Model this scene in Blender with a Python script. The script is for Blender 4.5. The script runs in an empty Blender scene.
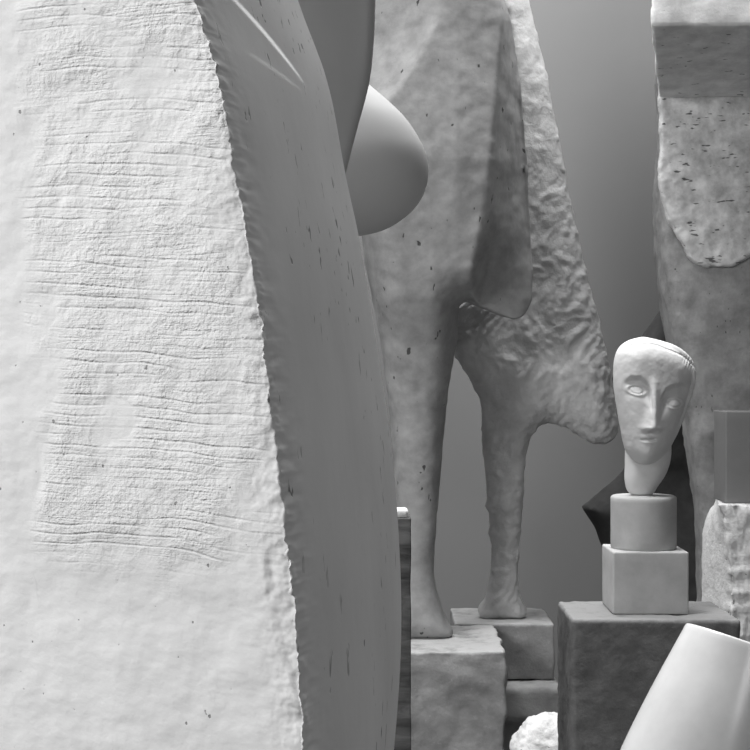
import bpy, bmesh, math, random
import numpy as np
from mathutils import Vector, Matrix, noise
from mathutils.geometry import delaunay_2d_cdt

random.seed(4)
F = 1500.0          # focal length in pixels of the 750 px frame
CH = 1.5            # camera height
scene = bpy.context.scene
COL = scene.collection


def X(px, D): return (px - 375.0) * D / F
def Z(py, D): return CH - (py - 375.0) * D / F
def P(px, py, D): return Vector((X(px, D), D, Z(py, D)))


# ------------------------------------------------------------------ objects
def obj(name, verts, faces, mat, loc=(0, 0, 0), parent=None, smooth=True):
    """one mesh object; verts are in world space, loc is the origin (of the thing)"""
    L = Vector(loc)
    me = bpy.data.meshes.new(name)
    me.from_pydata([Vector(v) - L for v in verts], [], faces)
    me.update()
    bm = bmesh.new(); bm.from_mesh(me)
    bmesh.ops.recalc_face_normals(bm, faces=bm.faces)
    bm.to_mesh(me); bm.free()
    if smooth:
        me.polygons.foreach_set('use_smooth', [True] * len(me.polygons))
    me.materials.append(mat)
    o = bpy.data.objects.new(name, me)
    COL.objects.link(o)
    if parent is not None:
        o.parent = parent
    else:
        o.location = L
    return o


def tag(o, label, cat, group=None):
    o['label'] = label; o['category'] = cat
    if group: o['group'] = group
    return o


def empty(name, label, cat, loc):
    o = bpy.data.objects.new(name, None); COL.objects.link(o)
    o.location = loc; o.empty_display_size = 0.1
    return tag(o, label, cat)


def struct(o):
    o['kind'] = 'structure'; return o


# ------------------------------------------------------------------ shapes
def fbm(p, scale, octs=4):
    return noise.fractal(Vector(p) * scale, 0.9, 2.1, octs)


def catmull(pts, per=8, closed=True):
    pts = [np.array(p, float) for p in pts]
    n = len(pts); out = []
    rng = range(n) if closed else range(n - 1)
    for i in rng:
        if closed:
            p0, p1, p2, p3 = pts[i - 1], pts[i], pts[(i + 1) % n], pts[(i + 2) % n]
        else:
            p0, p1, p2, p3 = pts[max(i - 1, 0)], pts[i], pts[i + 1], pts[min(i + 2, n - 1)]
        # centripetal-ish: plain cardinal with limited tangents
        l = np.linalg.norm(p2 - p1)
        def tang(a, b, c):
            d1, d2 = np.linalg.norm(b - a) + 1e-6, np.linalg.norm(c - b) + 1e-6
            return ((b - a) / d1 * d2 + (c - b) / d2 * d1) / (d1 + d2)
        m1 = tang(p0, p1, p2) * l; m2 = tang(p1, p2, p3) * l
        for k in range(per):
            t = k / per; t2 = t * t; t3 = t2 * t
            out.append((2*t3-3*t2+1)*p1 + (t3-2*t2+t)*m1 + (-2*t3+3*t2)*p2 + (t3-t2)*m2)
    if not closed: out.append(pts[-1])
    return np.array(out)


def resample(poly, step):
    q = np.vstack([poly, poly[:1]])
    d = np.r_[0, np.cumsum(np.linalg.norm(np.diff(q, axis=0), axis=1))]
    n = max(12, int(d[-1] / step))
    s = np.linspace(0, d[-1], n, endpoint=False)
    return np.c_[np.interp(s, d, q[:, 0]), np.interp(s, d, q[:, 1])]


def inside(poly, pts):
    x, y = pts[:, 0], pts[:, 1]; res = np.zeros(len(pts), bool)
    n = len(poly)
    for i in range(n):
        x1, y1 = poly[i]; x2, y2 = poly[(i + 1) % n]
        c = (y1 > y) != (y2 > y)
        with np.errstate(divide='ignore', invalid='ignore'):
            xi = (x2 - x1) * (y - y1) / (y2 - y1 + 1e-12) + x1
        res ^= c & (x < xi)
    return res


def dist(poly, pts):
    d = np.full(len(pts), 1e9)
    n = len(poly)
    for i in range(n):
        a = poly[i]; b = poly[(i + 1) % n]; ab = b - a
        t = np.clip(((pts - a) @ ab) / (ab @ ab + 1e-12), 0, 1)
        q = a + t[:, None] * ab
        d = np.minimum(d, np.hypot(pts[:, 0] - q[:, 0], pts[:, 1] - q[:, 1]))
    return d


def pillow(outline, D, T, R, step, smooth=4, feat=None, rough=None, Tb=None, fk=2.0, Rf=None, mult=False, Tf=None):
    """solid with the given outline (traced in px at distance D), T px thick each way,
    rounded over R px from its outline. feat(px,py)->px towards the front.
    rough(world point)->metres along the surface normal."""
    poly = catmull(outline, smooth) if smooth > 1 else np.array(outline, float)
    poly = resample(poly, step)
    n = len(poly)
    lo, hi = poly.min(0), poly.max(0)
    gx = np.arange(lo[0], hi[0], step); gy = np.arange(lo[1], hi[1], step * 0.9)
    g = np.array([(x + (step / 2 if j % 2 else 0), y) for j, y in enumerate(gy) for x in gx])
    g = g[inside(poly, g)]
    dg = dist(poly, g)
    g = g[dg > min(R, step * 2.2)]
    # rings close to the outline so that the rounding is smooth
    tan = np.roll(poly, -1, 0) - np.roll(poly, 1, 0)
    tan /= np.linalg.norm(tan, axis=1)[:, None] + 1e-9
    nor = np.c_[-tan[:, 1], tan[:, 0]]
    if not inside(poly, (poly + nor * 0.01)[:1])[0]: nor = -nor
    ring = []
    lim = step * 2.2
    for off in [R * (1 - math.cos(math.radians(a))) for a in (9, 18, 27, 36, 46, 56, 68)] + [lim * .5]:
        if off > lim: continue
        q = poly + nor * off
        ok = inside(poly, q); dq = dist(poly, q)
        ring.append(q[ok & (abs(dq - off) < off * 0.08 + 1e-4)])
    pts = np.vstack([poly] + ring + [g])
    co = [Vector(p) for p in pts]
    v, e, f, ov, oe, of = delaunay_2d_cdt(co, [], [list(range(n))], 1, 1e-4)
    v = np.array([(a.x, a.y) for a in v])
    d = dist(poly, v)
    bnd = d < 1e-3
    k = Rf(v[:, 0], v[:, 1]) / R if Rf else 1.0
    u = np.clip(d / (R * k), 0, 1)
    Tk = Tf(v[:, 0], v[:, 1]) if Tf else T * k
    t = Tk * np.sqrt(np.clip(1 - (1 - u) ** 2, 0, 1))
    ft = t.copy()
    if feat is not None:
        fe = feat(v[:, 0], v[:, 1])
        if mult: ft = np.minimum(t, np.maximum(Tk + np.minimum(fe, 0), .04 * T))
        else: ft = t + np.where(bnd, 0, fe * np.clip(u * fk, 0, 1))
    if Tb: t = t * Tb / T
    s = D / F
    V = []; front = []; back = []
    for i in range(len(v)):
        x = X(v[i, 0], D); z = Z(v[i, 1], D)
        front.append(len(V)); V.append(Vector((x, D - ft[i] * s, z)))
    for i in range(len(v)):
        if bnd[i]: back.append(front[i])
        else:
            back.append(len(V)); V.append(Vector((X(v[i, 0], D), D + t[i] * s, Z(v[i, 1], D))))
    faces = []
    for tri in f:
        faces.append([front[k] for k in tri])
        b = [back[k] for k in reversed(tri)]
        if set(b) != set(front[k] for k in tri): faces.append(b)
    if rough: V = roughen(V, faces, rough)
    return V, faces


def roughen(V, faces, fn):
    me = bpy.data.meshes.new('tmp'); me.from_pydata(V, [], faces); me.update()
    bm = bmesh.new(); bm.from_mesh(me); bmesh.ops.recalc_face_normals(bm, faces=bm.faces)
    bm.normal_update()
    out = [v.co + v.normal * fn(v.co) for v in bm.verts]
    bm.free(); bpy.data.meshes.remove(me)
    return out


def loft(outline, D, depth, ny=120, nt=64, n=2.0, smooth=6, rough=None, cosrows=True):
    """rows of closed rings: the outline (px at D) gives each ring's left and right edge,
    depth(w_px, py) its half depth in px"""
    poly = catmull(outline, smooth) if smooth > 1 else np.array(outline, float)
    y0, y1 = poly[:, 1].min(), poly[:, 1].max()
    if cosrows: ys = y0 + (y1 - y0) * (1 - np.cos(np.linspace(0.02, math.pi - 0.02, ny))) / 2
    else: ys = np.linspace(y0 + 1e-3, y1 - 1e-3, ny)
    V = []; faces = []
    s = D / F
    for y in ys:
        xs = []
        for i in range(len(poly)):
            a, b = poly[i], poly[(i + 1) % len(poly)]
            if (a[1] > y) != (b[1] > y): xs.append(a[0] + (b[0] - a[0]) * (y - a[1]) / (b[1] - a[1]))
        xl, xr = min(xs), max(xs); c, w = (xl + xr) / 2, (xr - xl) / 2
        dd = depth(w, y)
        for k in range(nt):
            th = 2 * math.pi * k / nt
            cx, sy = math.cos(th), math.sin(th)
            cx = math.copysign(abs(cx) ** (2 / n), cx); sy = math.copysign(abs(sy) ** (2 / n), sy)
            V.append(Vector((X(c + w * cx, D), D - dd * s * sy, Z(y, D))))
    for j in range(ny - 1):
        for k in range(nt):
            a = j * nt + k; b = j * nt + (k + 1) % nt
            faces.append([a, b, b + nt, a + nt])
    faces.append(list(range(nt))[::-1]); faces.append([(ny - 1) * nt + k for k in range(nt)])
    if rough: V = roughen(V, faces, rough)
    return V, faces


def rbox(lo, hi, r, cell, rough=None, shape=None):
    """rounded box with a fine even grid, optional reshape and roughness"""
    lo, hi = Vector(lo), Vector(hi)
    ax = []
    for i in range(3):
        L = hi[i] - lo[i]
        m = max(1, int(round((L - 2 * r) / cell)))
        a = [0, r * .3, r * .65] + [r + (L - 2 * r) * k / m for k in range(m + 1)] + [L - r * .65, L - r * .3, L]
        ax.append(a)
    idx = {}; V = []; faces = []
    def vid(i, j, k):
        key = (i, j, k)
        if key not in idx:
            idx[key] = len(V)
            p = Vector((ax[0][i], ax[1][j], ax[2][k])) + lo
            q = Vector([min(max(p[a], lo[a] + r), hi[a] - r) for a in range(3)])
            d = p - q
            # map cube corner zone to a sphere/cylinder
            m = max(abs(d.x), abs(d.y), abs(d.z))
            if d.length > 1e-9: d = d.normalized() * m
            V.append(q + d)
        return idx[key]
    n = [len(a) - 1 for a in ax]
    for (a, b, c) in ((0, 1, 2), (1, 2, 0), (2, 0, 1)):
        for side in (0, n[c]):
            for i in range(n[a]):
                for j in range(n[b]):
                    q = []
                    for (di, dj) in ((0, 0), (1, 0), (1, 1), (0, 1)):
                        t = [0, 0, 0]; t[a] = i + di; t[b] = j + dj; t[c] = side
                        q.append(vid(*t))
                    faces.append(q if side else q[::-1])
    if shape: V = [shape(v) for v in V]
    if rough: V = roughen(V, faces, rough)
    return V, faces


def revolve(profile, base, axis, nt=96):
    """profile [(r, h)] about axis through base"""
    q = Vector((0, 0, 1)).rotation_difference(Vector(axis).normalized())
    V = []; faces = []
    for (r, h) in profile:
        for k in range(nt):
            th = 2 * math.pi * k / nt
            V.append(q @ Vector((r * math.cos(th), r * math.sin(th), h)) + Vector(base))
    for j in range(len(profile) - 1):
        for k in range(nt):
            a = j * nt + k; b = j * nt + (k + 1) % nt
            faces.append([a, b, b + nt, a + nt])
    faces.append(list(range(nt))[::-1]); faces.append([(len(profile) - 1) * nt + k for k in range(nt)])
    return V, faces


# ------------------------------------------------------------------ materials
class NT:
    def __init__(self, name):
        self.m = bpy.data.materials.new(name); self.m.use_nodes = True
        self.t = self.m.node_tree; self.b = self.t.nodes['Principled BSDF']
        self.tc = self.t.nodes.new('ShaderNodeTexCoord')
    def n(self, typ, **kw):
        o = self.t.nodes.new(typ)
        for k, v in kw.items(): setattr(o, k, v)
        return o
    def link(self, a, b): self.t.links.new(a, b)
    def coords(self, scale=(1, 1, 1), rot=(0, 0, 0)):
        mp = self.n('ShaderNodeMapping'); mp.inputs['Scale'].default_value = scale
        mp.inputs['Rotation'].default_value = rot
        self.link(self.tc.outputs['Object'], mp.inputs['Vector']); return mp.outputs['Vector']
    def noise(self, scale, detail=4, rough=.6, vec=None, dist=0):
        o = self.n('ShaderNodeTexNoise'); o.inputs['Scale'].default_value = scale
        o.inputs['Detail'].default_value = detail; o.inputs['Roughness'].default_value = rough
        o.inputs['Distortion'].default_value = dist
        self.link(vec or self.tc.outputs['Object'], o.inputs['Vector']); return o.outputs['Fac']
    def ramp(self, fac, stops):
        r = self.n('ShaderNodeValToRGB'); el = r.color_ramp.elements
        while len(el) < len(stops): el.new(0.5)
        for e, (p, v) in zip(el, stops):
            e.position = p; e.color = (v, v, v, 1)
        self.link(fac, r.inputs['Fac']); return r.outputs['Color']
    def math(self, op, a, b=None):
        o = self.n('ShaderNodeMath', operation=op)
        for i, x in enumerate((a, b)):
            if x is None: continue
            if isinstance(x, (int, float)): o.inputs[i].default_value = x
            else: self.link(x, o.inputs[i])
        return o.outputs[0]
    def bump(self, h, strength, distance, prev=None):
        o = self.n('ShaderNodeBump'); o.inputs['Strength'].default_value = strength
        o.inputs['Distance'].default_value = distance
        self.link(h, o.inputs['Height'])
        if prev is not None: self.link(prev, o.inputs['Normal'])
        return o.outputs['Normal']
    def finish(self, col, normal=None, rough=.85, spec=.3):
        self.link(col, self.b.inputs['Base Color'])
        if normal is not None: self.link(normal, self.b.inputs['Normal'])
        self.b.inputs['Roughness'].default_value = rough
        self.b.inputs['Specular IOR Level'].default_value = spec
        return self.m


def plaster(name, base, mott=.12, mscale=9, pits=0.0, pscale=70, pstretch=(1, 1, .5), bumpd=.002,
            bscale=60, bstr=.5, rough=.85, spec=.25, veins=0.0):
    m = NT(name)
    mo = m.ramp(m.noise(mscale, 5, .65), [(.3, base * (1 - mott)), (.7, base * (1 + mott))])
    col = mo
    if pits:
        pn = m.noise(pscale, 2, .5, m.coords(pstretch))
        area = m.noise(mscale * .7, 2)
        thr = m.math('ADD', pn, m.math('MULTIPLY', area, .22))
        mask = m.ramp(thr, [(.86 - pits, 0), (.89 - pits, 1)])
        mx = m.n('ShaderNodeMixRGB', blend_type='MULTIPLY'); mx.inputs['Color2'].default_value = (.25, .25, .25, 1)
        m.link(mask, mx.inputs['Fac']); m.link(col, mx.inputs['Color1']); col = mx.outputs['Color']
    nrm = m.bump(m.noise(bscale, 6, .65), bstr, bumpd)
    if pits: nrm = m.bump(m.math('SUBTRACT', 1.0, mask), .5, .003, nrm)
    return m.finish(col, nrm, rough, spec)


# big scratched block
def scratched():
    m = NT('scratched_white_plaster')
    tilt = math.radians(3.5)
    st = m.noise(1.0, 3, .6, m.coords((4.5, 4.5, 62), (0, tilt, 0)), .5)
    st2 = m.noise(1.0, 2, .5, m.coords((14, 14, 480), (0, tilt * 1.4, 0)), .4)
    sep = m.n('ShaderNodeSeparateXYZ'); m.link(m.tc.outputs['Object'], sep.inputs[0])
    # the combed band runs down the middle of the face
    wob = m.math('MULTIPLY', m.math('SUBTRACT', m.noise(9, 3), .5), .12)
    bx = m.ramp(m.math('ADD', m.math('ADD', sep.outputs['X'], .5), wob), [(.225, 0), (.245, 1), (.385, 1), (.425, 0)])
    bz = m.ramp(m.math('MULTIPLY', m.math('ADD', sep.outputs['Z'], wob), .4), [(.536, 0), (.555, 1), (.70, 1), (.76, .5)])
    patch = m.ramp(m.noise(14, 4, .6), [(.36, .1), (.60, 1)])
    mask = m.math('MULTIPLY', m.math('MULTIPLY', bx, bz), patch)
    g = m.ramp(m.math('ABSOLUTE', m.math('SUBTRACT', st, .5)), [(.004, 0), (.035, 1)])
    lvl = m.ramp(st, [(.40, 0), (.6, 1)])
    ph = m.math('ADD', m.math('ADD', sep.outputs['Z'], m.math('MULTIPLY', sep.outputs['X'], .06)), m.math('MULTIPLY', m.noise(5, 3, .5), .035))
    ph = m.math('FRACT', m.math('MULTIPLY', ph, 125.0))
    gr = m.ramp(m.math('ABSOLUTE', m.math('SUBTRACT', ph, .5)), [(.03, 0), (.17, 1)])
    brk = m.ramp(m.noise(1.0, 2, .5, m.coords((5, 5, 70), (0, tilt, 0))), [(.47, 0), (.55, 1)])
    rule = m.math('SUBTRACT', 1.0, m.math('MULTIPLY', m.math('SUBTRACT', 1.0, gr), brk))
    g2 = m.ramp(st2, [(.38, 0), (.6, 1)])
    comb = m.math('MULTIPLY', m.math('ADD', m.math('ADD', m.math('MULTIPLY', rule, 1.2), m.math('MULTIPLY', g, .35)), m.math('ADD', m.math('MULTIPLY', lvl, .4), m.math('MULTIPLY', g2, .15))), mask)
    fine = m.noise(190, 5, .7)
    crumb = m.math('MULTIPLY', m.noise(340, 2, .6), m.math('ADD', m.math('MULTIPLY', mask, .9), .12))
    nrm = m.bump(fine, .25, .001)
    nrm = m.bump(crumb, .6, .0026, nrm)
    nrm = m.bump(comb, .42, .0022, nrm)
    pn = m.noise(170, 1.5, .5, m.coords((1, 1, .85)))
    pit = m.ramp(pn, [(.755, 0), (.79, 1)])
    nrm = m.bump(m.math('SUBTRACT', 1.0, pit), .5, .0015, nrm)
    tone = m.ramp(m.noise(8, 5, .6), [(.3, .74), (.7, .82)])
    smudge = m.ramp(m.noise(1.0, 4, .7, m.coords((30, 30, 13)), .4), [(.66, 0), (.76, .22)])
    sm_ = m.n('ShaderNodeMixRGB'); sm_.inputs['Color2'].default_value = (.2, .2, .2, 1)
    m.link(smudge, sm_.inputs['Fac']); m.link(tone, sm_.inputs['Color1']); tone = sm_.outputs['Color']
    mx = m.n('ShaderNodeMixRGB', blend_type='MULTIPLY'); mx.inputs['Color2'].default_value = (.4, .4, .4, 1)
    m.link(pit, mx.inputs['Fac']); m.link(tone, mx.inputs['Color1'])
    return m.finish(mx.outputs['Color'], nrm, .75, .25)


def scratched_side():
    m = NT('smoothed_plaster_side')
    ln = m.noise(1.0, 2, .5, m.coords((200, 110, 38)), .3)
    crack = m.math('MULTIPLY', m.ramp(ln, [(.66, 0), (.70, 1)]), m.ramp(m.noise(10, 3), [(.47, 0), (.58, 1)]))
    tone = m.ramp(m.noise(1.0, 5, .6, m.coords((12, 9, 4))), [(.3, .60), (.7, .70)])
    mx = m.n('ShaderNodeMixRGB', blend_type='MULTIPLY'); mx.inputs['Color2'].default_value = (.3, .3, .3, 1)
    m.link(crack, mx.inputs['Fac']); m.link(tone, mx.inputs['Color1'])
    nrm = m.bump(m.noise(60, 5, .6), .25, .001)
    nrm = m.bump(m.math('SUBTRACT', 1.0, crack), .5, .002, nrm)
    return m.finish(mx.outputs['Color'], nrm, .5, .4)


M_block = scratched(); M_side = scratched_side()
M_smooth = plaster('smooth_grey_plaster', .42, .05, 7, bumpd=.0006, bscale=90, bstr=.3, rough=.45, spec=.4)
M_egg = plaster('egg_plaster', .50, .03, 6, bumpd=.0003, bscale=60, bstr=.2, rough=.6)
M_bird = plaster('worn_plaster', .31, .2, 18, pits=.035, pscale=62, bumpd=.003, bscale=45, bstr=.4)
M_rough = plaster('coarse_plaster', .52, .16, 14, pits=.0, pscale=80, bumpd=.008, bscale=60, bstr=.5)
M_col = plaster('grey_stone', .29, .3, 16, pits=.02, pscale=110, bumpd=.004, bscale=50, bstr=.5)
M_panel = plaster('pale_stone', .62, .36, 20, pits=.085, pscale=70, pstretch=(.4, 1, 1.5), bumpd=.004, bscale=40, bstr=.5)
M_top = plaster('pale_top_stone', .84, .2, 16, pits=.06, pscale=60, pstretch=(.5, 1, 1.4), bumpd=.004, bscale=50, bstr=.5)
M_white = plaster('white_stone', .75, .15, 25, pits=.03, pscale=90, pstretch=(.5, 1, 1.4), bumpd=.006, bscale=60, bstr=.8)
M_head = plaster('head_plaster', .66, .05, 30, bumpd=.0008, bscale=160, bstr=.4, rough=.75)
M_plinth = plaster('plinth_plaster', .46, .11, 22, bumpd=.0008, bscale=160, bstr=.4)
def lit_dusty_stone(name, zt, lo, hi, pale, scale=16):
    # dark stone; top painted paler for overhead light, dusty upper edges, worn scuffs
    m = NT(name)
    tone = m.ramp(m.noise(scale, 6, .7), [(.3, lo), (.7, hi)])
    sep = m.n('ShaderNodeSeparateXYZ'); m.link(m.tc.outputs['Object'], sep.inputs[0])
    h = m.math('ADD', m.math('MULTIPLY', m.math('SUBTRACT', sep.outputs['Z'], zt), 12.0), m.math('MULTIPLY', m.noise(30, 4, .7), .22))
    dust_light = m.ramp(m.math('ADD', h, .5), [(.50, 0), (.60, 1)])
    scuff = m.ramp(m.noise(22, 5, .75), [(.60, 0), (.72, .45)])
    mk = m.math('MAXIMUM', dust_light, scuff)
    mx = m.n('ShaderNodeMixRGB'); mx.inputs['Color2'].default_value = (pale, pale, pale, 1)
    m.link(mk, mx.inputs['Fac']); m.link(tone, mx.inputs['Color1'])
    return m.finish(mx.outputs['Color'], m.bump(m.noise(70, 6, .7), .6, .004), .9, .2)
M_ped = lit_dusty_stone('pedestal_stone', Z(619.5, 3.0), .105, .185, .25)
M_base = plaster('base_stone', .34, .2, 14, bumpd=.004, bscale=55, bstr=.6)
M_wax = plaster('polished_white_marble', .86, .07, 12, bumpd=.0002, bscale=30, bstr=.2, rough=.22, spec=.55)
M_box = plaster('grey_block_stone', .20, .05, 16, bumpd=.001, bscale=90)
M_wall = plaster('painted_wall', .24, .02, 2, bumpd=.0006, bscale=150, bstr=.2)
M_floor = plaster('concrete_floor', .12, .15, 3, bumpd=.002)
M_dark = plaster('dark_wood', .062, .3, 12, bumpd=.002, bscale=40)


def wood():
    m = NT('old_post_wood')
    ring = m.noise(1.0, 4, .6, m.coords((14, 14, 55)), .6)
    big = m.noise(1.0, 2, .5, m.coords((3, 3, 22)))
    c = m.ramp(m.math('ADD', m.math('MULTIPLY', ring, .5), m.math('MULTIPLY', big, .5)), [(.38, .04), (.52, .11), (.64, .18)])
    return m.finish(c, m.bump(ring, .6, .003), .8, .2)
M_wood = wood()

# ------------------------------------------------------------------ room
WALL_Y = 5.0
V, Fc = rbox((-4, WALL_Y, 0), (2.75, WALL_Y + .15, 4.6), .01, .6)
struct(obj('wall_back', V, Fc, M_wall, (0, WALL_Y, 0), smooth=False))
V, Fc = rbox((-4, -2.5, -.12), (2.75, WALL_Y, 0), .01, .6)
struct(obj('floor', V, Fc, M_floor, (0, 0, -.12), smooth=False))

# ------------------------------------------------------------------ big scratched block
def big_block():
    DE, DS = 1.10, 1.45
    E = [(120, -420), (165, -150), (195, 0), (211, 50), (223, 100), (234, 165), (246, 230), (258, 300), (268, 380), (276, 440),
         (285, 520), (294, 600), (299, 680), (304, 750), (312, 900), (325, 1200), (335, 2500)]
    S = [(200, -420), (262, -150), (297, 0), (326, 80), (346, 180), (361, 250), (378, 350), (393, 450), (399.5, 540), (401, 620),
         (398, 690), (393, 750), (385, 850), (372, 1200), (360, 2200)]
    Ec = catmull(E, 10, False); Sc = catmull(S, 10, False)
    def ex(py): return float(np.interp(py, Ec[:, 1], Ec[:, 0]))
    def sx(py): return float(np.interp(py, Sc[:, 1], Sc[:, 0]))
    a = math.radians(24)
    pys = list(np.linspace(-1750, -450, 30)) + list(np.linspace(-420, -30, 40)) + list(np.linspace(-28, 780, 500)) + list(np.linspace(790, CH * F / DE + 375, 40))
    fr = [0] + list(.60 - .60 * np.linspace(0, 1, 9)[1:-1] ** 1) if False else None
    fs = list(np.linspace(1.1, .31, 12)) + list(np.linspace(.30, .03, 120)) + list(np.linspace(.028, .0012, 26))
    ss = [0, .004, .010, .018, .028, .04, .055] + list(np.linspace(.07, 1, 60))
    V = []; rows = []
    for py in pys:
        z = Z(py, DE)
        exw = X(ex(py), DE)
        pS = 375 + (CH - z) * F / DS
        sxw = X(sx(pS), DS)
        # chipped edge
        n1 = noise.noise(Vector((3.1, 0, z * 38))); n2 = noise.noise(Vector((9.1, 0, z * 120))); n3 = noise.noise(Vector((5, 2, z * 300)))
        jig = .0018 * n1 + .0020 * n2 + .0012 * n3
        chip = max(0, n1 - .25) * .006
        Ev = Vector((exw, DE, z))
        row = []
        # top closing factor
        for t in fs:
            p = Vector((Ev.x - t * math.cos(a), DE + t * math.sin(a) * (1.0), z))
            nrm = Vector((-math.sin(a), -math.cos(a), 0))
            p.x += jig * math.exp(-t / .006); p.y += chip * math.exp(-t / .006)
            h = .004 * noise.noise(Vector((p.x * 6, 1, z * 6)))
            h += .0012 * fbm((p.x, 7, z), 30, 4)
            # gentle roll-off to the arris
            edge = math.exp(-t / .006)
            h -= .0015 * edge + chip * math.exp(-t / .008)
            h += .0013 * fbm((p.x, 2, z), 150, 3) * math.exp(-t / .02)
            # spalled patch low on the arris
            pyy = py
            wpatch = .030 + .006 * noise.noise(Vector((1, 4, z * 45))) + .004 * noise.noise(Vector((1, 9, z * 130)))
            lo_ = 548 + (t / .03) * 25; hi_ = 700
            wpatch *= max(0, min(1, (hi_ - pyy) / 110.0)) ** .5 if pyy < hi_ else 0
            if pyy > lo_ - 12:
                ragged = .0035 * noise.noise(Vector((p.x * 90, 8, z * 90)))
                kk = min(1, max(0, (wpatch * .78 + ragged - t) / .006)) * min(1, max(0, (pyy - lo_ + 12) / 16))
                h -= kk * (.0021 + .0016 * noise.noise(Vector((p.x * 60, 3, z * 45))) - .02 * max(0, wpatch * .5 - t) * 4 * .25)
            row.append(p + nrm * h)
        # side face: quadratic curve from arris to the silhouette and on to the back
        Sv = Vector((sxw, DS, z)); Cv = Vector((Ev.x + (sxw - Ev.x) * .70, DE + (DS - DE) * .45, z))
        for u in ss:
            p = Ev * (1 - u) ** 2 + Cv * 2 * u * (1 - u) + Sv * u * u
            h = .003 * noise.noise(Vector((2, p.y * 5, z * 3))) * min(1, u * 4)
            h += .0025 * fbm((2, p.y, z), 90, 3) * math.exp(-u / .05)
            h -= .007 * max(0, noise.noise(Vector((4, p.y * 80, z * 110)))) * math.exp(-u / .03)
            p.x += h * (1 if u > 0 else 0) + jig * math.exp(-u / .03); p.y += chip * math.exp(-u / .03); row.append(p)
        for k in range(1, 9):
            th = k / 8 * math.pi / 2
            row.append(Vector((sxw - .22 * (1 - math.cos(th)), DS + .32 * math.sin(th), z)))
        row.append(Vector((Ev.x - 1.0 * math.cos(a), DS + .34, z)))
        V += row; rows.append(len(row))
    nc = rows[0]; faces = []
    for j in range(len(pys) - 1):
        for k in range(nc):
            a_ = j * nc + k; b_ = j * nc + (k + 1) % nc
            faces.append([a_, a_ + nc, b_ + nc, b_])
    faces.append(list(range(nc))); faces.append([(len(pys) - 1) * nc + k for k in range(nc)][::-1])
    o = obj('plaster_block', V, faces, M_block, (0, DE, 0))
    o.data.materials.append(M_side)
    mi = [1 if (k >= len(fs) - 1) else 0 for j in range(len(pys) - 1) for k in range(nc)] + [0, 0]
    o.data.polygons.foreach_set('material_index', mi)
    tag(o, 'huge white plaster block with comb scratches and chipped edge filling the left side', 'sculpture')
big_block()

# ------------------------------------------------------------------ blade behind it
def blade():
    D = 2.0
    outl = [(283, -420), (330, -440), (362, -400), (373, -200), (375.5, 0), (374, 40), (369, 85), (361, 115), (353, 145), (345, 178), (337, 220),
            (331, 290), (333, 400), (345, 700), (350, 1498), (262, 1498), (262, 700), (268, 400), (268, 290), (262, 200), (262, 100), (262, 0), (268, -200)]
    V, Fc = loft(outl, D, lambda w, y: w * .32, 160, 72, 3.2)
    zmin = min(v.z for v in V)
    V = [Vector((v.x, v.y, max(0, v.z + (0 - zmin) * (1 if v.z < .3 else 0)))) for v in V]
    tag(obj('blade_sculpture', V, Fc, M_smooth, P(306, 1500, D)), 'smooth grey blade-like form narrowing to a point behind the scratched block', 'sculpture')
blade()

# ------------------------------------------------------------------ egg form
def egg():
    D = 2.42
    t = empty('egg_sculpture', 'smooth drop-shaped pale form, bright above and dark below, beside the blade', 'sculpture', (X(318, D), D, 0))
    outl = [(335, 48), (352, 68), (367, 83), (390, 103), (405, 118), (418, 137), (426, 155), (428.5, 171), (426, 188), (418, 204), (404, 218),
            (388, 228), (372, 233.5), (352, 236), (325, 232), (302, 218), (288, 195), (282, 165), (284, 130), (293, 95), (310, 60), (322, 50)]
    V, Fc = loft(outl, D, lambda w, y: w * .85, 110, 90, 2.0)
    obj('egg', V, Fc, M_egg, t.location, t)
    V, Fc = revolve([(.075, 0), (.075, .02), (.06, .05), (.035, .4), (.033, Z(222, D))], (X(318, D), D, 0), (0, 0, 1), 48)
    obj('stem', V, Fc, M_plinth, t.location, t)
egg()

# ------------------------------------------------------------------ the two big forms on legs
DB1, DB2 = 3.86, 4.16
BASE_Z = Z(636, DB1)
M_base_f = lit_dusty_stone('front_block_stone', BASE_Z, .21, .33, .50, 14)
M_base_r = lit_dusty_stone('rear_block_stone', BASE_Z - Z(683, 4.02), .21, .33, .50, 14)

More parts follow.
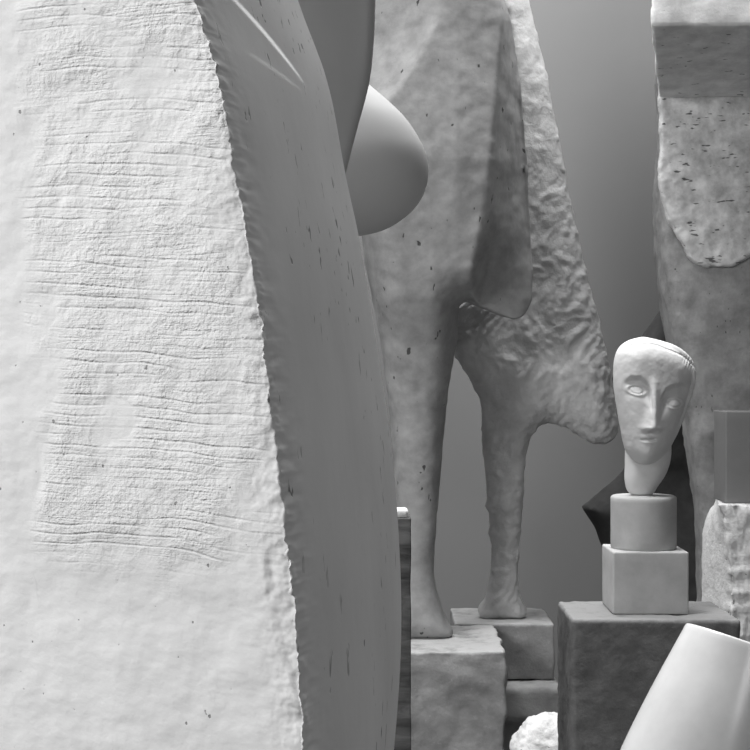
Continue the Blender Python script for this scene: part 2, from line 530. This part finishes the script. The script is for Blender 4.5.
def leg_form_front():
    outl = [(318, -300), (400, -320), (462, -280), (474, -180), (486, -80), (500, -10), (510, 30), (518, 70), (524, 120), (528, 180), (531, 240), (532, 280), (530.5, 303), (525, 314),
            (515, 319), (504, 317), (490, 312), (478, 307.5), (465, 302),
            (456, 345), (447, 405), (441, 470), (436, 530), (434, 565), (438, 595), (445, 616), (452, 634), (448, 638), (420, 639), (392, 638), (388, 632),
            (396, 600), (400, 560), (396, 500), (390, 420), (380, 340), (365, 260), (345, 120), (325, 0), (312, -150)]
    def feat(px, py):
        # keel on the right turns away and tucks under; a flat breast facet faces up and left
        ex = np.interp(py, [-300, 0, 240, 302, 330], [515, 500, 476, 462, 470])
        edge = np.interp(py, [-300, -180, -80, -10, 30, 70, 120, 180, 240, 300], [466, 475, 487, 501, 511, 519, 525, 529, 532, 534])
        Tk = np.interp(py, [170, 300, 345], [86, 62, 42])
        ramp_ = np.clip((py + 140) / 240, 0, 1)
        k = np.clip((px - ex) / (edge - ex), 0, 1)
        low = np.clip((py - 190) / 128, 0, 1) ** 1.2 * np.clip((px - ex + 2) / 18, 0, 1) * (py < 325)
        keel = -Tk * ((.93 * ramp_ * k ** 1.25) ** 4 + (.82 * low) ** 4) ** .25
        body = -np.clip(px - 452, 0, 60) * .28 * np.clip((300 - py) / 120, 0, 1)
        bx = np.interp(py, [-300, -60, 0, 45, 70, 105, 125], [455, 446, 441, 432, 420, 398, 380])
        facet = np.clip(bx - px, 0, 75) * .85
        return keel + body - facet
    V, Fc = pillow(outl, DB1, 58, 34, 3.2, 4, feat, lambda p: .004 * fbm(p, 9, 3) + .0012 * fbm(p, 50, 3), 44, 1.0,
                   lambda px, py: np.interp(py, [290, 345, 420, 500, 565, 610, 640], [34, 32, 25, 20.5, 17.5, 20, 26]), True,
                   lambda px, py: np.interp(py, [170, 300, 345, 420, 500, 565, 610, 640], [86, 62, 42, 28, 21, 18, 22, 28]))
    V = [Vector((v.x, v.y, max(v.z, BASE_Z))) for v in V]
    o = obj('legged_sculpture', V, Fc, M_bird, P(420, 636, DB1))
    tag(o, 'large smooth grey plaster form with a rounded overhang, standing on one leg', 'sculpture', None)
leg_form_front()

def leg_form_rear():
    zb = BASE_Z
    outl = [(470, -300), (500, -290), (512, -150), (524, -20), (533, 20), (545, 70), (557, 130), (568, 190), (581, 250), (593, 300), (602, 335), (609, 370), (614, 405), (617, 430),
            (612, 440), (600, 443.5), (585, 438), (570, 429), (557, 424.5), (545, 424), (535, 430), (529, 442), (525, 470), (521, 520), (518, 570), (521, 598), (525.5, 616), (520, 619),
            (500, 620), (482, 619), (479, 615), (485, 595), (491, 555), (487, 500), (483, 440), (479, 398), (467, 374), (448, 345), (446, 305), (470, 260), (486, 150), (482, 0), (468, -150)]
    def rough(p):
        n = fbm(p, 14, 3)
        # dabs of plaster laid on slantwise, thick at the belly, thinner above
        q = Vector((p.x * 46 + p.z * 14 + 4 * noise.noise(p * 9), p.y * 40, p.z * 30 - p.x * 24))
        dab = noise.noise(q); dab2 = noise.noise(q * 2.3 + Vector((4, 1, 7)))
        k = .55 + .6 * noise.noise(p * 6)
        amt = float(np.interp(p.z, [1.0, 1.35, 1.6, 1.9, 2.3], [.9, 1.0, .8, .5, .35]))
        return .004 * n + amt * max(.5, k) * (.013 * max(dab, -.1) + .006 * max(dab2, -.15))
    def feat(px, py):
        return np.exp(-(((px - 590) / 26) ** 2 + ((py - 400) / 50) ** 2)) * 5
    V, Fc = pillow(outl, DB2, 34, 40, 2.2, 4, feat, rough, None, 2.0,
                   lambda px, py: np.interp(py, [370, 450, 520, 565, 600, 618], [40, 21, 17, 15, 18, 22]))
    V = [Vector((v.x, v.y, max(v.z, zb))) for v in V]
    o = obj('legged_sculpture', V, Fc, M_rough, P(502, 618, DB2))
    tag(o, 'slender rough-textured grey plaster form with a sagging belly, behind the large smooth one', 'sculpture')
leg_form_rear()

def stone_rough(a1, s1, a2, s2):
    return lambda p: a1 * fbm(p, s1, 4) + a2 * fbm(p, s2, 3)

# base blocks
V, Fc = rbox((X(330, 3.64), 3.645, 0), (X(505, 3.66), 4.03, BASE_Z), .008, .011, stone_rough(.009, 11, .0032, 45))
V = [Vector((v.x, v.y, min(max(0, v.z), BASE_Z))) for v in V]
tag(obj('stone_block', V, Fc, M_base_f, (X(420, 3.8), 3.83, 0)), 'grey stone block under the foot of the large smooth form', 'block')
zA = Z(683, 4.02); zB = Z(723, 4.0)
V, Fc = rbox((X(455, 4.05), 4.055, zA), (X(555, 4.05), 4.33, BASE_Z), .007, .012, stone_rough(.004, 10, .0015, 50))
V = [Vector((v.x, v.y, min(max(zA, v.z), BASE_Z))) for v in V]
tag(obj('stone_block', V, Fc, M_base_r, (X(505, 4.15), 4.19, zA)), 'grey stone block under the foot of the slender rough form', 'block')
V, Fc = rbox((X(440, 4.0), 3.985, zB), (X(563, 4.0), 4.36, zA), .022, .014, stone_rough(.004, 10, .002, 40))
V = [Vector((v.x, v.y, min(max(zB, v.z), zA))) for v in V]
tag(obj('stone_slab', V, Fc, M_base, (X(505, 4.0), 4.2, zB)), 'lighter grey stone slab just above the dark gap, between block and pedestal', 'slab')
def skew(v): return v
V, Fc = rbox((X(446, 4.08), 4.09, 0), (X(556, 4.08), 4.34, zB), .03, .02, stone_rough(.005, 9, .002, 40))
V = [Vector((v.x, v.y, min(max(0, v.z), zB))) for v in V]
tag(obj('stone_block', V, Fc, M_base, (X(505, 4.08), 4.2, 0)), 'grey stone block below the dark gap, just behind the white boulder', 'block')

# white boulder
def boulder():
    D = 3.5
    outl = [(513, 738), (519, 727), (532, 718), (552, 714), (575, 716), (592, 730), (600, 800), (606, 1017), (500, 1017), (505, 850), (512, 770)]
    V, Fc = pillow(outl, D, 34, 26, 2.4, 4, None, lambda p: .012 * fbm(p, 16, 4) + .004 * fbm(p, 60, 3))
    V = [Vector((v.x, v.y, max(0, v.z))) for v in V]
    tag(obj('boulder', V, Fc, M_white, (X(550, D), D, 0)), 'rough white stone at the bottom edge, left of the dark pedestal', 'stone')
boulder()

# wooden post with plaster piece on it
def post():
    D = 2.8; zt = Z(518, D)
    def shape(v):
        k = noise.noise(Vector((0, 3, v.z * 14)))
        return Vector((v.x + (.0016 * k if v.x > X(400, D) else 0), v.y, v.z))
    V, Fc = rbox((X(362, D), D, 0), (X(411, D), D + .09, zt), .003, .012, None, shape)
    tag(obj('wooden_post', V, Fc, M_wood, (X(388, D), D + .045, 0)), 'narrow dark wooden post with banded grain between block and leg', 'post')
    V, Fc = rbox((X(368, D), D + .004, zt), (X(408.5, D), D + .045, Z(509, D)), .0075, .01)
    V = [Vector((v.x, v.y, v.z if v.z > zt + .006 else zt + (v.z - zt) * 0.2)) for v in V]
    tag(obj('plaster_piece', V, Fc, M_white, (X(388, D), D + .04, zt)), 'small white rounded plaster piece on top of the wooden post', 'plaster')
post()

# ------------------------------------------------------------------ head on its stack
def head_stack():
    zp = Z(619.5, 3.0)
    # pedestal
    V, Fc = rbox((X(572.5, 3.0), 3.0, 0), (X(741, 3.0), 3.25, zp), .009, .009, stone_rough(.0028, 14, .0018, 60))
    V = [Vector((v.x, v.y, min(max(0, v.z), zp))) for v in V]
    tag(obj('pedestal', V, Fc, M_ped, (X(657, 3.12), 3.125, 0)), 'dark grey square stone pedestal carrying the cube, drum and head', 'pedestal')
    Dc = 3.06; zc = Z(552, Dc)
    V, Fc = rbox((X(613, Dc), Dc, zp), (X(689, Dc), Dc + .147, zc), .004, .02, stone_rough(.0006, 20, .0003, 120))
    V = [Vector((v.x, v.y, min(max(zp, v.z), zc))) for v in V]
    tag(obj('cube_plinth', V, Fc, M_plinth, (X(651, Dc), Dc + .0735, zp)), 'pale grey cube block on the dark pedestal under the drum', 'plinth')
    Dd = 3.135; zd = Z(495.5, Dd); r = 32.6 * Dd / F; h = zd - zc
    V, Fc = revolve([(r * .985, 0), (r, .004), (r, .02), (r * 1.0, h * .5), (r, h - .012), (r, h - .005), (r - .0015, h - .0018), (r - .004, h), (r * .5, h)], (X(643.5, Dd), Dd, zc), (0, 0, 1), 96)
    tag(obj('drum_plinth', V, Fc, M_plinth, (X(643.5, Dd), Dd, zc)), 'pale grey round drum between the cube and the head', 'plinth')

    t = empty('carved_head', 'pale carved head with narrow face, slanting flat crown and long nose, on the drum', 'sculpture', (X(643, Dd), Dd, zd))
    outl = [(613.5, 372), (614.5, 360), (617, 351), (624, 343), (634, 338.5), (642, 337), (652, 338.5), (666, 342), (678, 347), (686, 353), (692, 360), (695, 370), (695, 381), (692, 394),
            (687, 410), (681, 425), (674, 440), (666, 452), (658, 460.5), (649, 465), (641, 465.5), (633, 461.5), (627, 453), (623, 440), (620, 425), (616.5, 405), (614, 388)]
    L = np.array([(606, 368), (613, 360), (618, 352), (625, 347), (634, 345), (645, 344.5), (654, 346), (664, 350), (673, 353), (681, 356), (687, 360), (693, 367), (700, 374)], float)
    def seg(px, py, pts):
        d = np.full(px.shape, 1e9); tt = np.zeros(px.shape)
        n = len(pts) - 1
        for i in range(n):
            a, b = np.array(pts[i], float), np.array(pts[i + 1], float); ab = b - a
            t_ = np.clip(((px - a[0]) * ab[0] + (py - a[1]) * ab[1]) / (ab @ ab), 0, 1)
            q = np.hypot(px - a[0] - t_ * ab[0], py - a[1] - t_ * ab[1])
            m = q < d; d = np.where(m, q, d); tt = np.where(m, (i + t_) / n, tt)
        return d, tt
    def sst(a, b, x):
        u = np.clip((x - a) / (b - a), 0, 1); return u * u * (3 - 2 * u)
    def ell(px, py, cx, cy, rx, ry, deg):
        c, s = math.cos(math.radians(deg)), math.sin(math.radians(deg))
        u = ((px - cx) * c + (py - cy) * s) / rx; w = (-(px - cx) * s + (py - cy) * c) / ry
        return np.hypot(u, w)
    def feat(px, py):
        f = np.zeros(px.shape)
        # crown set back behind a rim
        ly = np.interp(px, L[:, 0], L[:, 1])
        up = ly - py
        f -= np.clip(up, 0, 30) * .75
        f -= 3.2 * np.exp(-((up - .2) / 1.2) ** 2)
        # chipped crown edge, right
        f -= 1.2 * np.exp(-((px - 688) / 6) ** 2 - ((py - 361) / 7) ** 2) * (np.sin(px * 1.7 + py) > 0)
        # planes of the cheeks: turn to the right of the nose
        f -= sst(647, 705, px) * 13
        # brows: sharp overhang above the sockets
        for (pts, s) in (([(619, 381), (627, 377), (636, 377.5), (643, 383), (646, 392)], 1), ([(691, 387), (681, 384), (670, 384.5), (661, 389), (655, 398)], 1)):
            pts = sorted(pts)
            bx = np.interp(px, [p[0] for p in pts], [p[1] for p in pts], left=999, right=999)
            below = py - bx
            f -= 5.6 * sst(-2.5, 4, below) * (1 - sst(6, 24, below)) * np.where(bx < 900, 1, 0) * sst(617, 630, px) * (1 - sst(678, 692, px))
        # nose
        d, tt = seg(px, py, [(649, 384), (648.5, 408), (646.5, 428)])
        wdt = 4.2 + 3.2 * tt ** 2; hgt = 2.0 + 9.0 * tt
        tipcut = 1 - sst(426, 433.5, py)
        f += hgt * np.exp(-(d / wdt) ** 2) * tipcut
        d2, _ = seg(px, py, [(641.5, 427), (643, 428)]); f += 1.1 * np.exp(-(d2 / 2.2) ** 2) * tipcut
        d2, _ = seg(px, py, [(653, 428), (652, 429)]); f += 1.3 * np.exp(-(d2 / 2.4) ** 2) * tipcut
        # eyes: raised almond lids around a flat ball
        for (cx, cy, rx, ry, dg) in ((632.5, 390, 9.2, 4.8, 9), (670.5, 403, 9.5, 5.2, 4)):
            e = ell(px, py, cx, cy, rx, ry, dg)
            f += 1.5 * np.exp(-((e - 1) / .22) ** 2) + 1.2 * (1 - sst(.5, .95, e))
            f -= .6 * np.exp(-((e - .72) / .13) ** 2)
        # mouth
        f += 1.5 * np.exp(-((px - 643.5) / 5.5) ** 2 - ((py - 435.6) / 2.0) ** 2)
        f += 1.3 * np.exp(-((px - 643.5) / 4.5) ** 2 - ((py - 441.2) / 2.0) ** 2)
        f -= 2.2 * np.exp(-((px - 643.2) / 6.5) ** 4 - ((py - 438.6) / .9) ** 2)
        f -= 1.2 * np.exp(-((px - 645.5) / 2) ** 2 - ((py - 431.8) / 2.0) ** 2)
        # chin
        f += 1.4 * np.exp(-((px - 645) / 9) ** 2 - ((py - 456) / 6) ** 2)
        return f
    V, Fc = pillow(outl, Dd - .004, 29, 24, .85, 6, feat, lambda p: .0006 * fbm(p, 60, 3), None, 5.0)
    obj('head', V, Fc, M_head, t.location, t)
    neck = [(628, 430), (650, 425), (669, 436), (671, 452), (669, 465), (664, 477), (657, 487), (652.5, 494), (650, 495.5), (635, 495.5), (630.5, 494), (627, 490), (625, 482), (625, 465), (625.5, 448)]
    V, Fc = loft(neck, Dd + .01, lambda w, y: max(4, w * .8), 60, 56, 2.2)
    V = [Vector((v.x, v.y, max(v.z, zd))) for v in V]
    obj('neck', V, Fc, M_head, t.location, t)
head_stack()

# ------------------------------------------------------------------ tall form on the right
def right_form():
    D = 4.2
    t = empty('standing_sculpture', 'tall grey stone form with a pale rounded front panel and overhanging top, at right edge', 'sculpture', (X(722, D), D, 0))
    # tapering body
    outl = [(662, 60), (700, 58), (786, 60), (788, 150), (792, 230), (788, 290), (778, 345), (764, 400), (752, 460), (748, 520), (746, 600), (755, 910),
            (690, 910), (699, 600), (698.5, 550), (696, 505), (691, 470), (686, 430), (679, 385), (671, 350), (665, 320), (661, 290), (658.5, 255), (656.5, 225), (656, 200), (659, 160), (661, 110)]
    dep = lambda w, y: 44 if y < 300 else max(26, 44 - (y - 300) * .08)
    V, Fc = loft(outl, D, dep, 150, 88, 4.5, 4, lambda p: .004 * fbm(p, 14, 3) + .0022 * fbm(p, 60, 3), cosrows=False)
    V = [Vector((v.x, v.y, max(v.z, 0))) for v in V]
    obj('body', V, Fc, M_col, t.location, t)
    # pale raised panel on the front
    pan = [(660, 96), (680, 94), (720, 95), (770, 95), (780, 100), (781, 160), (781, 200), (774, 228), (762, 243), (748, 257), (734, 266), (715, 268), (697, 265), (687, 256), (683, 244), (676, 236), (668, 222),
           (663, 205), (659, 190), (658, 170), (660, 140), (659, 115)]
    Dp = D - 43 * D / F
    pan = [(375 + (a - 375) * 1.0, b) for a, b in pan]
    jit = random.Random(2)
    dense = catmull(pan, 5)
    dense = [(a + 1.0 * noise.noise(Vector((a * .2, b * .2, 0))), b + 1.0 * noise.noise(Vector((a * .2, b * .2, 5)))) for a, b in dense]
    V, Fc = pillow(dense, Dp, 5.5, 3.5, 2.2, 1, None, lambda p: .0035 * fbm(p, 22, 4) + .0015 * fbm(p, 70, 3))
    o = obj('front_panel', V, Fc, M_panel, t.location, t); o['label'] = 'pale rounded stone panel'
    # overhanging top: lit front, sloping underside
    Df = 3.6; Db = 4.07
    zf, zb = Z(25, Df), Z(98, Db)
    def shape(v):
        k = (v.y - Df) / (Db - Df); k = min(max(k, 0), 1)
        zl = zf + (zb - zf) * k
        u = (v.z - zf) / (3.2 - zf)
        kx = min(1, max(0, (v.y - Df) / (Db - Df)))
        xl = X(652 + 6.5 * kx, v.y); xr = X(800 - 8 * kx, v.y)
        w = (v.x - X(652, Df)) / (X(800, Df) - X(652, Df))
        return Vector((xl + w * (xr - xl), v.y, zl + u * (3.2 - zl)))
    V, Fc = rbox((X(652, Df), Df, zf), (X(800, Df), 4.4, 3.2), .008, .016, None, None)
    V = [shape(v) for v in V]
    V = roughen(V, Fc, lambda p: .004 * fbm(p, 14, 4) + .0018 * fbm(p, 60, 3))
    o = obj('top_block', V, Fc, M_top, t.location, t); o['label'] = 'overhanging top block'
right_form()

# ------------------------------------------------------------------ box on stone, right edge
def right_stack():
    D = 3.8; zt = Z(503.5, D)
    V, Fc = rbox((X(726, D), D, zt + .001), (X(812, D), D + .135, Z(411.5, D)), .003, .02, stone_rough(.0006, 20, .0003, 100))
    tag(obj('stone_box', V, Fc, M_box, (X(770, D), D + .07, zt)), 'plain grey square block with bright top edge, on rough white stone', 'block')
    # rough rounded stone
    prof = [(.012, 0), (.0, .0)]
    z0 = 0
    def xl(z, y):
        k = min(1, max(0, (y - 3.77) / .17))
        py = 375 + (CH - z) * F / (3.77 + .17 * k)
        fpx = np.interp(py, [503, 512, 525, 545, 570, 600, 640, 800], [719, 722, 725, 728, 730, 731.5, 732, 732])
        bpx = np.interp(py, [503, 508, 515, 523, 535, 560, 600, 800], [717, 713, 709, 706, 704, 703, 703, 703])
        return X(fpx * (1 - k) + bpx * k, 3.77 + .17 * k)
    x0, x1 = 0.0, X(830, 3.8)
    V, Fc = rbox((x0, 3.765, 0), (x1, 3.96, zt), .006, .011)
    out = []
    for v in V:
        u = (v.x - x0) / (x1 - x0); a = xl(v.z, v.y)
        out.append(Vector((a + u * (x1 - a), v.y, v.z)))
    def rg(p):
        fr = max(0, min(1, (3.80 - p.y) / .03))
        ledge = noise.noise(Vector((p.x * 12, 1, p.z * 55)))
        return .0022 * fbm(p, 25, 4) + fr * (.014 * ledge + .006 * fbm(p, 50, 4))
    V = roughen(out, Fc, rg)
    V = [Vector((v.x, v.y, min(max(v.z, 0), zt))) for v in V]
    tag(obj('rough_stone', V, Fc, M_white, (X(760, 3.85), 3.86, 0)), 'white rough-fronted stone with rounded shoulder under the grey block, right edge', 'stone')
right_stack()

# ------------------------------------------------------------------ dark carved form behind the head
def dark_form():
    D = 4.55
    outl = [(712, 240), (662, 308), (633, 348), (612, 378), (634, 452), (622, 473), (581.5, 507), (595, 527), (602, 548), (606, 600), (606, 869), (706, 869), (716, 600), (716, 420), (735, 300)]
    V, Fc = pillow(outl, D, 26, 20, 4.5, 1, None, lambda p: .002 * fbm(p, 20, 3))
    V = [Vector((v.x, v.y, max(0, v.z))) for v in V]
    tag(obj('dark_sculpture', V, Fc, M_dark, (X(660, D), D, 0)), 'dark angular wooden form behind the pale carved head, against the wall', 'sculpture')
dark_form()

# ------------------------------------------------------------------ polished white form, front right
def white_form():
    D = 2.2
    t = empty('tapered_sculpture', 'glossy white tapered form with slanted flat top at bottom right corner', 'sculpture', (X(700, D), D, 0))
    axis = Vector((math.sin(math.radians(19.5)), .13, math.cos(math.radians(19.5)))).normalized()
    r0 = 54 * D / F
    top = P(739, 641, D)
    prof = []
    n = 60; Lh = .62
    for i in range(n + 1):
        s = Lh * (1 - i / n)           # distance below the cut
        r = r0 + .043 * math.sin(min(1, s / .34) * math.pi / 2) if s < .34 else r0 + .043 - .045 * ((s - .34) / .28) ** 2
        prof.append((r, -s))
    prof = prof[:-1] + [(r0 + .0008, -.003), (r0, -.0012), (r0 - .0015, 0), (r0 * .6, 0)]
    V, Fc = revolve(prof, top, axis, 128)
    o = obj('tapered_form', V, Fc, M_wax, t.location, t)
    zlow = min(v.z for v in V)
    c = top - axis * Lh
    V, Fc = rbox((c.x - .17, D - .25, 0), (c.x + .17, D + .12, zlow + .07), .01, .04)
    obj('plinth', V, Fc, M_plinth, t.location, t)
white_form()

# ------------------------------------------------------------------ camera and light
cam = bpy.data.cameras.new('camera'); co = bpy.data.objects.new('camera', cam); COL.objects.link(co)
co.location = (0, 0, CH); co.rotation_euler = (math.pi / 2, 0, 0)
cam.sensor_width = 36; cam.lens = 36 * F / 750; cam.clip_start = .05
scene.camera = co

def area(name, loc, target, size, energy, sy=None):
    l = bpy.data.lights.new(name, 'AREA'); l.energy = energy; l.size = size
    if sy: l.shape = 'RECTANGLE'; l.size_y = sy
    o = bpy.data.objects.new(name, l); COL.objects.link(o); o.location = loc
    d = Vector(target) - Vector(loc); o.rotation_euler = d.to_track_quat('-Z', 'Y').to_euler()
    return o
area('skylight_left', (-3.0, .0, 3.2), (-.2, 1.1, 1.5), 1.2, 155)
area('fill_right', (2.6, -1.5, 3.0), (.25, 2.2, 1.3), 1.2, 29)  # unseen fill lamp added to brighten the block's side face
sm = area('skylight_middle', (-.7, 2.5, 4.7), (.6, 2.75, 1.1), .9, 17)
sm.data.spread = math.radians(62)
area('skylight_back', (.4, 3.8, 4.7), (.55, 4.0, 1.0), 2.0, 165, .8)
def added_glint(name, loc, p1, p2, angle, thin, energy):
    # added spot standing in for bronze-reflected sunlight: thin blade from p1 to p2
    l = bpy.data.lights.new(name, 'SPOT'); l.energy = energy; l.spot_size = math.radians(angle); l.spot_blend = .9; l.shadow_soft_size = .002
    o = bpy.data.objects.new(name, l); COL.objects.link(o)
    p1, p2, loc = Vector(p1), Vector(p2), Vector(loc)
    z = (loc - (p1 + p2) / 2).normalized(); x = (p2 - p1); x = (x - z * x.dot(z)).normalized(); y = z.cross(x)
    mt = Matrix((x, y, z)).transposed().to_4x4(); mt.translation = loc
    o.matrix_world = mt @ Matrix.Diagonal((1, thin, 1, 1))
added_glint('added_glint', (1.3, 1.25, 1.95), P(236, -4, 1.17), P(304, 70, 1.30), 9, .035, 60)
added_glint('added_glint', (1.3, 1.25, 1.92), P(250, 52, 1.17), P(305, 88, 1.30), 7, .03, 14)
w = bpy.data.worlds.new('world'); scene.world = w; w.use_nodes = True
bg = w.node_tree.nodes['Background']; bg.inputs[0].default_value = (1, 1, 1, 1); bg.inputs[1].default_value = .03

scene.view_settings.view_transform = 'Standard'; scene.view_settings.look = 'None'
scene.view_settings.gamma = 1; scene.view_settings.exposure = 0
scene.view_settings.use_curve_mapping = False
